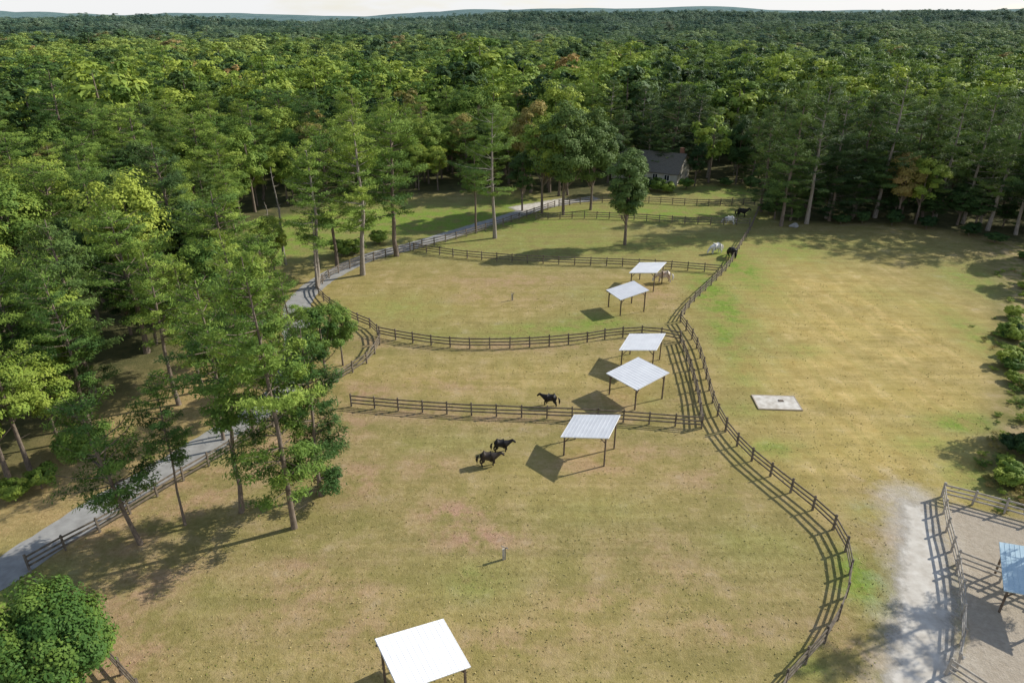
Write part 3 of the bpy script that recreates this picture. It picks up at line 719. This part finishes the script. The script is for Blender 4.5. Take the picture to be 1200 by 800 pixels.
# ---------- horses ----------
def coat(name,c1,c2): return simple(name,c1,c2,2.2,0.55)
C_BLACK=coat("black_coat",(0.012,0.011,0.011),(0.034,0.03,0.028))
C_BROWN=coat("dark_brown_coat",(0.03,0.024,0.02),(0.065,0.05,0.04))
C_WHITE=coat("white_coat",(0.62,0.59,0.54),(0.8,0.78,0.74))
C_PAINT=simple("patched_coat",(0.40,0.25,0.16),(0.82,0.79,0.74),1.2,0.6)
def horse_meshes(pose,seed=0):
    ns=[]; es=[]
    def v(p,r,par=None):
        ns.append((p,r)); i=len(ns)-1
        if par is not None: es.append((par,i))
        return i
    root=v((-0.15,0,0.98),(0.39,0.42))
    hip=v((-0.52,0,1.06),(0.37,0.38),root); rump=v((-0.78,0,1.02),(0.27,0.27),hip)
    ch=v((0.25,0,0.99),(0.36,0.41),root); sh=v((0.5,0,1.05),(0.29,0.36),ch)
    if pose=="graze":
        nk=[((0.74,0,0.98),(.18,.26)),((0.97,0,.78),(.15,.2)),((1.13,0,.56),(.12,.16)),((1.22,0,.42),(.11,.14)),((1.26,0,.25),(.09,.11)),((1.27,0,.13),(.07,.08))]
    elif pose=="level":
        nk=[((0.76,0,1.14),(.18,.26)),((0.97,0,1.24),(.15,.2)),((1.13,0,1.33),(.12,.16)),((1.24,0,1.31),(.11,.14)),((1.38,0,1.15),(.09,.11)),((1.46,0,1.03),(.07,.08))]
    else:
        nk=[((0.72,0,1.22),(.18,.26)),((0.88,0,1.42),(.15,.2)),((1.0,0,1.58),(.12,.16)),((1.12,0,1.59),(.11,.14)),((1.28,0,1.46),(.09,.11)),((1.4,0,1.36),(.07,.08))]
    p=sh
    for q,r in nk: p=v(q,r,p)
    for s in(-1,1):
        k=0.05*s
        a=v((0.42,0.18*s,0.80),(.16,.17),sh); a=v((0.44+k,.2*s,0.6),(.115,.125),a); a=v((0.46+k,.2*s,.39),(.082,.09),a); a=v((0.45+k*1.6,.2*s,.16),(.065,.068),a); v((0.49+k*1.6,.2*s,.06),(.085,.08),a)
        a=v((-0.58,.18*s,.80),(.22,.24),hip); a=v((-0.52-k,.2*s,.63),(.16,.17),a); a=v((-0.76-k,.2*s,.41),(.09,.1),a); a=v((-0.73-k*1.4,.2*s,.16),(.068,.07),a); v((-0.68-k*1.4,.2*s,.06),(.085,.08),a)
    me=bpy.data.meshes.new("h"); me.from_pydata([n[0] for n in ns],es,[]); me.update()
    o=bpy.data.objects.new("tmp",me); S.collection.objects.link(o)
    md=o.modifiers.new("s","SKIN"); sk=me.skin_vertices[0].data
    for i,n in enumerate(ns): sk[i].radius=n[1]
    sk[0].use_root=True; md.use_smooth_shade=True
    sb=o.modifiers.new("u","SUBSURF"); sb.levels=2; sb.render_levels=2
    dg=bpy.context.evaluated_depsgraph_get()
    body=bpy.data.meshes.new_from_object(o.evaluated_get(dg)); body.name="body"
    bpy.data.objects.remove(o)
    hd=np.array(nk[3][0]); ears=MB(); gz=pose=="graze"
    for s in(-1,1):
        e=hd+np.array([-0.02 if gz else -0.06,0.05*s,0.07]); tip=e+np.array([-.1 if gz else -.02,0.03*s,.08 if gz else .14])
        ears.tube([e,(e+tip)/2,tip],[0.035,0.03,0.004],6)
    mane=MB(); pts=[np.array(q) for q,_ in nk[:4]]
    for i in range(3):
        for j in range(4):
            a=pts[i]+(pts[i+1]-pts[i])*j/4; back=np.array([0.09,0,0.16])*(1-.12*i) if gz else (np.array([-0.06,0,0.17])*(1-.12*i) if pose=="level" else np.array([-0.15,0,0.10])*(1-0.15*i))
            a=a+back
            mane.tube([a,a+np.array([-.01,.09,-.05]),a+np.array([-.01,.15,-.2])],[.045,.05,.01],6)
    tail=MB(); tail.tube([(-.95,0,1.12),(-1.08,0,1.0),(-1.13,0,.7),(-1.1,0,.3)],[.05,.09,.12,.02],8)
    return body,ears.mesh("ear",[],True),mane.mesh("mane",[],True),tail.mesh("tail",[],True)
HM={p:horse_meshes(p) for p in("graze","stand","level")}
def horse(u,v,pose,yaw,mat,hair,label,s=1.0,name="horse"):
    x,y=P(u,v); bd,er,mn,tl=[m.copy() for m in HM[pose]]
    for m_,mt in((bd,mat),(er,mat),(mn,hair),(tl,hair)): m_.materials.clear(); m_.materials.append(mt)
    o=ob(name,bd,loc=(x,y,0),rot=(0,0,math.radians(yaw)),label=label,category="horse",group="horses grazing in the paddocks"); o.scale=(s,s,s)
    ob("ears",er,o); ob("mane",mn,o); ob("tail",tl,o)
horse(588,529,"level",6,C_BLACK,C_BLACK,"stocky black pony standing level on dry grass",0.85)
horse(573,545,"level",4,C_BROWN,C_BLACK,"dark brown pony standing beside a black pony",0.92)
horse(644,475,"level",165,C_BLACK,C_BLACK,"black horse standing near the paddock fence",0.88)
horse(838,297,"graze",200,C_WHITE,C_WHITE,"white horse grazing on the upper pasture",1.2)
horse(857,302,"graze",100,C_BLACK,C_BLACK,"black horse grazing beside the fence",1.2)
horse(777,331,"graze",175,C_PAINT,C_WHITE,"white and brown patched horse beside a shelter",1.2)
horse(854,263,"graze",170,C_WHITE,C_WHITE,"white horse grazing near the pasture fence",1.1)
horse(869,254,"level",0,C_BLACK,C_BLACK,"black horse standing near the top fence",1.15)

# ---------- small items ----------
M_IRON=simple("painted_iron",(0.10,0.11,0.13),(0.2,0.2,0.22),5,0.6)
def hydrant(u,v):
    x,y=P(u,v); o=thing("water_hydrant",(x,y,0),"short grey yard hydrant post standing in dry grass","hydrant","yard hydrants in the paddocks")
    a=MB(); a.box((0,0,.45),(.16,.16,1.0)); ob("post",a.mesh("post",[M_GREYWOOD]),o)
    a=MB(); a.tube([(0.13,0,0),(0.13,0,1.0),(0.2,0,1.08),(0.3,0,1.0)],[.035,.035,.045,.04],8); ob("pipe",a.mesh("pipe",[M_IRON],True),o)
    a=MB(); a.beam((0.1,0,1.1),(-0.15,0,1.2),.04,.03); ob("handle",a.mesh("handle",[M_IRON]),o)
hydrant(590,655); hydrant(600,352)
M_CONC=simple("pale_concrete",(0.45,0.40,0.33),(0.74,0.70,0.63),1.6,0.9,0.3)
M_LUMB=simple("pale_lumber",(0.34,0.27,0.19),(0.5,0.42,0.32),2,0.9)
x,y=P(910,472); o=thing("concrete_pad",(x,y,0),"pale concrete pad with timber border on the dry field","concrete pad",yaw=-0.06)
a=MB(); a.box((0,0,.04),(4.1,2.6,.1)); ob("slab",a.mesh("slab",[M_CONC]),o)
a=MB(); 
for sx_ in(-1,1): a.box((sx_*2.11,0,.045),(.1,2.8,.12))
for sy in(-1,1): a.box((0,sy*1.35,.045),(4.1,.1,.12))
ob("border",a.mesh("border",[M_LUMB]),o)
a=MB(); a.box((.5,.3,.11),(.5,.35,.05)); ob("lid",a.mesh("lid",[M_POST]),o)
M_ROCK=simple("pale_rock",(0.25,0.24,0.22),(0.45,0.43,0.40),3,0.9,0.4)
def rock(u,v,s):
    import bmesh
    bm=bmesh.new(); bmesh.ops.create_icosphere(bm,subdivisions=3,radius=1)
    for q in bm.verts:
        c=q.co; f=1+0.16*math.sin(c.x*3.1+u)+0.12*math.sin(c.y*4.3+1)+0.1*math.sin(c.z*5+2); q.co=Vector((c.x*f*s,c.y*f*s*.8,c.z*f*s*.6+s*.25))
    me=bpy.data.meshes.new("rock"); bm.to_mesh(me); bm.free(); me.materials.append(M_ROCK)
    x,y=P(u,v); ob("rock",me,loc=(x,y,0),label="pale grey boulder lying on the grass",category="rock",group="boulders")
rock(930,266,.8); rock(5,748,.35); rock(15,755,.25); rock(2,762,.3); rock(1128,770,.15)

# ---------- grass tufts ----------
M_GT,t,b=nt("tuft_blades")
isl=N(t,"ShaderNodeNewGeometry").outputs["Random Per Island"]
t.links.new(ramp(t,isl,[(0.0,(0.19,0.20,0.05)),(0.5,(0.34,0.275,0.11)),(1.0,(0.48,0.39,0.185))]),b.inputs["Base Color"]); b.inputs["Roughness"].default_value=.9; b.inputs["Specular IOR Level"].default_value=.1
n=50000
X=rng.uniform(-48,52,n);Y=18+rng.random(n)**1.4*75
ok=(polydist(FIELD,X,Y)>1)&inside(FIELD,X,Y)&(polydist(ROAD,X,Y,False)>2.2)&(polydist(GRAV,X,Y,False)>2)&(~inside([P(*p) for p in [(1100,580),(1240,620),(1500,900),(1100,900)]],X,Y))
dens=0.5+0.5*np.sin(X*0.31+np.sin(Y*0.23)*2)*np.sin(Y*0.37+np.cos(X*0.19)*2)
ok&=(rng.random(n)<0.25+0.75*dens)
X,Y=X[ok],Y[ok]
C=np.stack([X,Y,rng.uniform(0.01,.035,len(X))],1)
Q=leaves(C,np.tile([0,0,0.9],(len(C),1)),0.16,0.07,rng,0.5)
ob("grass",mk_mesh("grass",Q.reshape(-1,3),np.arange(len(Q)*4).reshape(-1,4),[M_GT]),kind="stuff")

# ---------- light ----------
AZ=math.radians(22); EL=math.radians(32)
sv=Vector((math.cos(AZ)*math.cos(EL),math.sin(AZ)*math.cos(EL),math.sin(EL)))
ld=bpy.data.lights.new("sun","SUN"); ld.energy=5.0; ld.angle=math.radians(0.5); ld.color=(1,0.96,0.87)
lo=bpy.data.objects.new("sun",ld); S.collection.objects.link(lo); lo.rotation_euler=sv.to_track_quat('Z','Y').to_euler()
w=bpy.data.worlds.new("World"); S.world=w; w.use_nodes=True; t=w.node_tree
sky=t.nodes.new("ShaderNodeTexSky"); sky.sky_type="NISHITA"; sky.sun_disc=False
sky.sun_elevation=EL; sky.sun_rotation=math.pi/2-AZ; sky.air_density=1.0; sky.dust_density=0.4
tc=N(t,"ShaderNodeTexCoord"); mp=N(t,"ShaderNodeMapping"); mp.inputs["Scale"].default_value=(1,1,5)
t.links.new(tc.outputs["Generated"],mp.inputs[0])
cl=noise(t,2.2,5,mp.outputs[0],0.6)
sz_=N(t,"ShaderNodeSeparateXYZ"); t.links.new(tc.outputs["Generated"],sz_.inputs[0])
low=mrange(t,sz_.outputs[2],0.0,0.5,0.3,0.0)
cf=mrange(t,math_(t,"ADD",cl,low),0.5,0.72,0,0.9)
skc=mix(t,cf,sky.outputs[0],(6.5,6.6,6.8))
t.links.new(skc,t.nodes["Background"].inputs[0]); t.nodes["Background"].inputs[1].default_value=0.14
S.view_settings.view_transform="Standard"; S.view_settings.look="None"; S.view_settings.exposure=0

cd=bpy.data.cameras.new("camera"); cd.sensor_width=36; cd.lens=24; cd.clip_end=20000; cd.clip_start=0.5
co=bpy.data.objects.new("camera",cd); S.collection.objects.link(co); co.location=(0,0,H); co.rotation_euler=(math.pi/2-PITCH,0,0)
S.camera=co
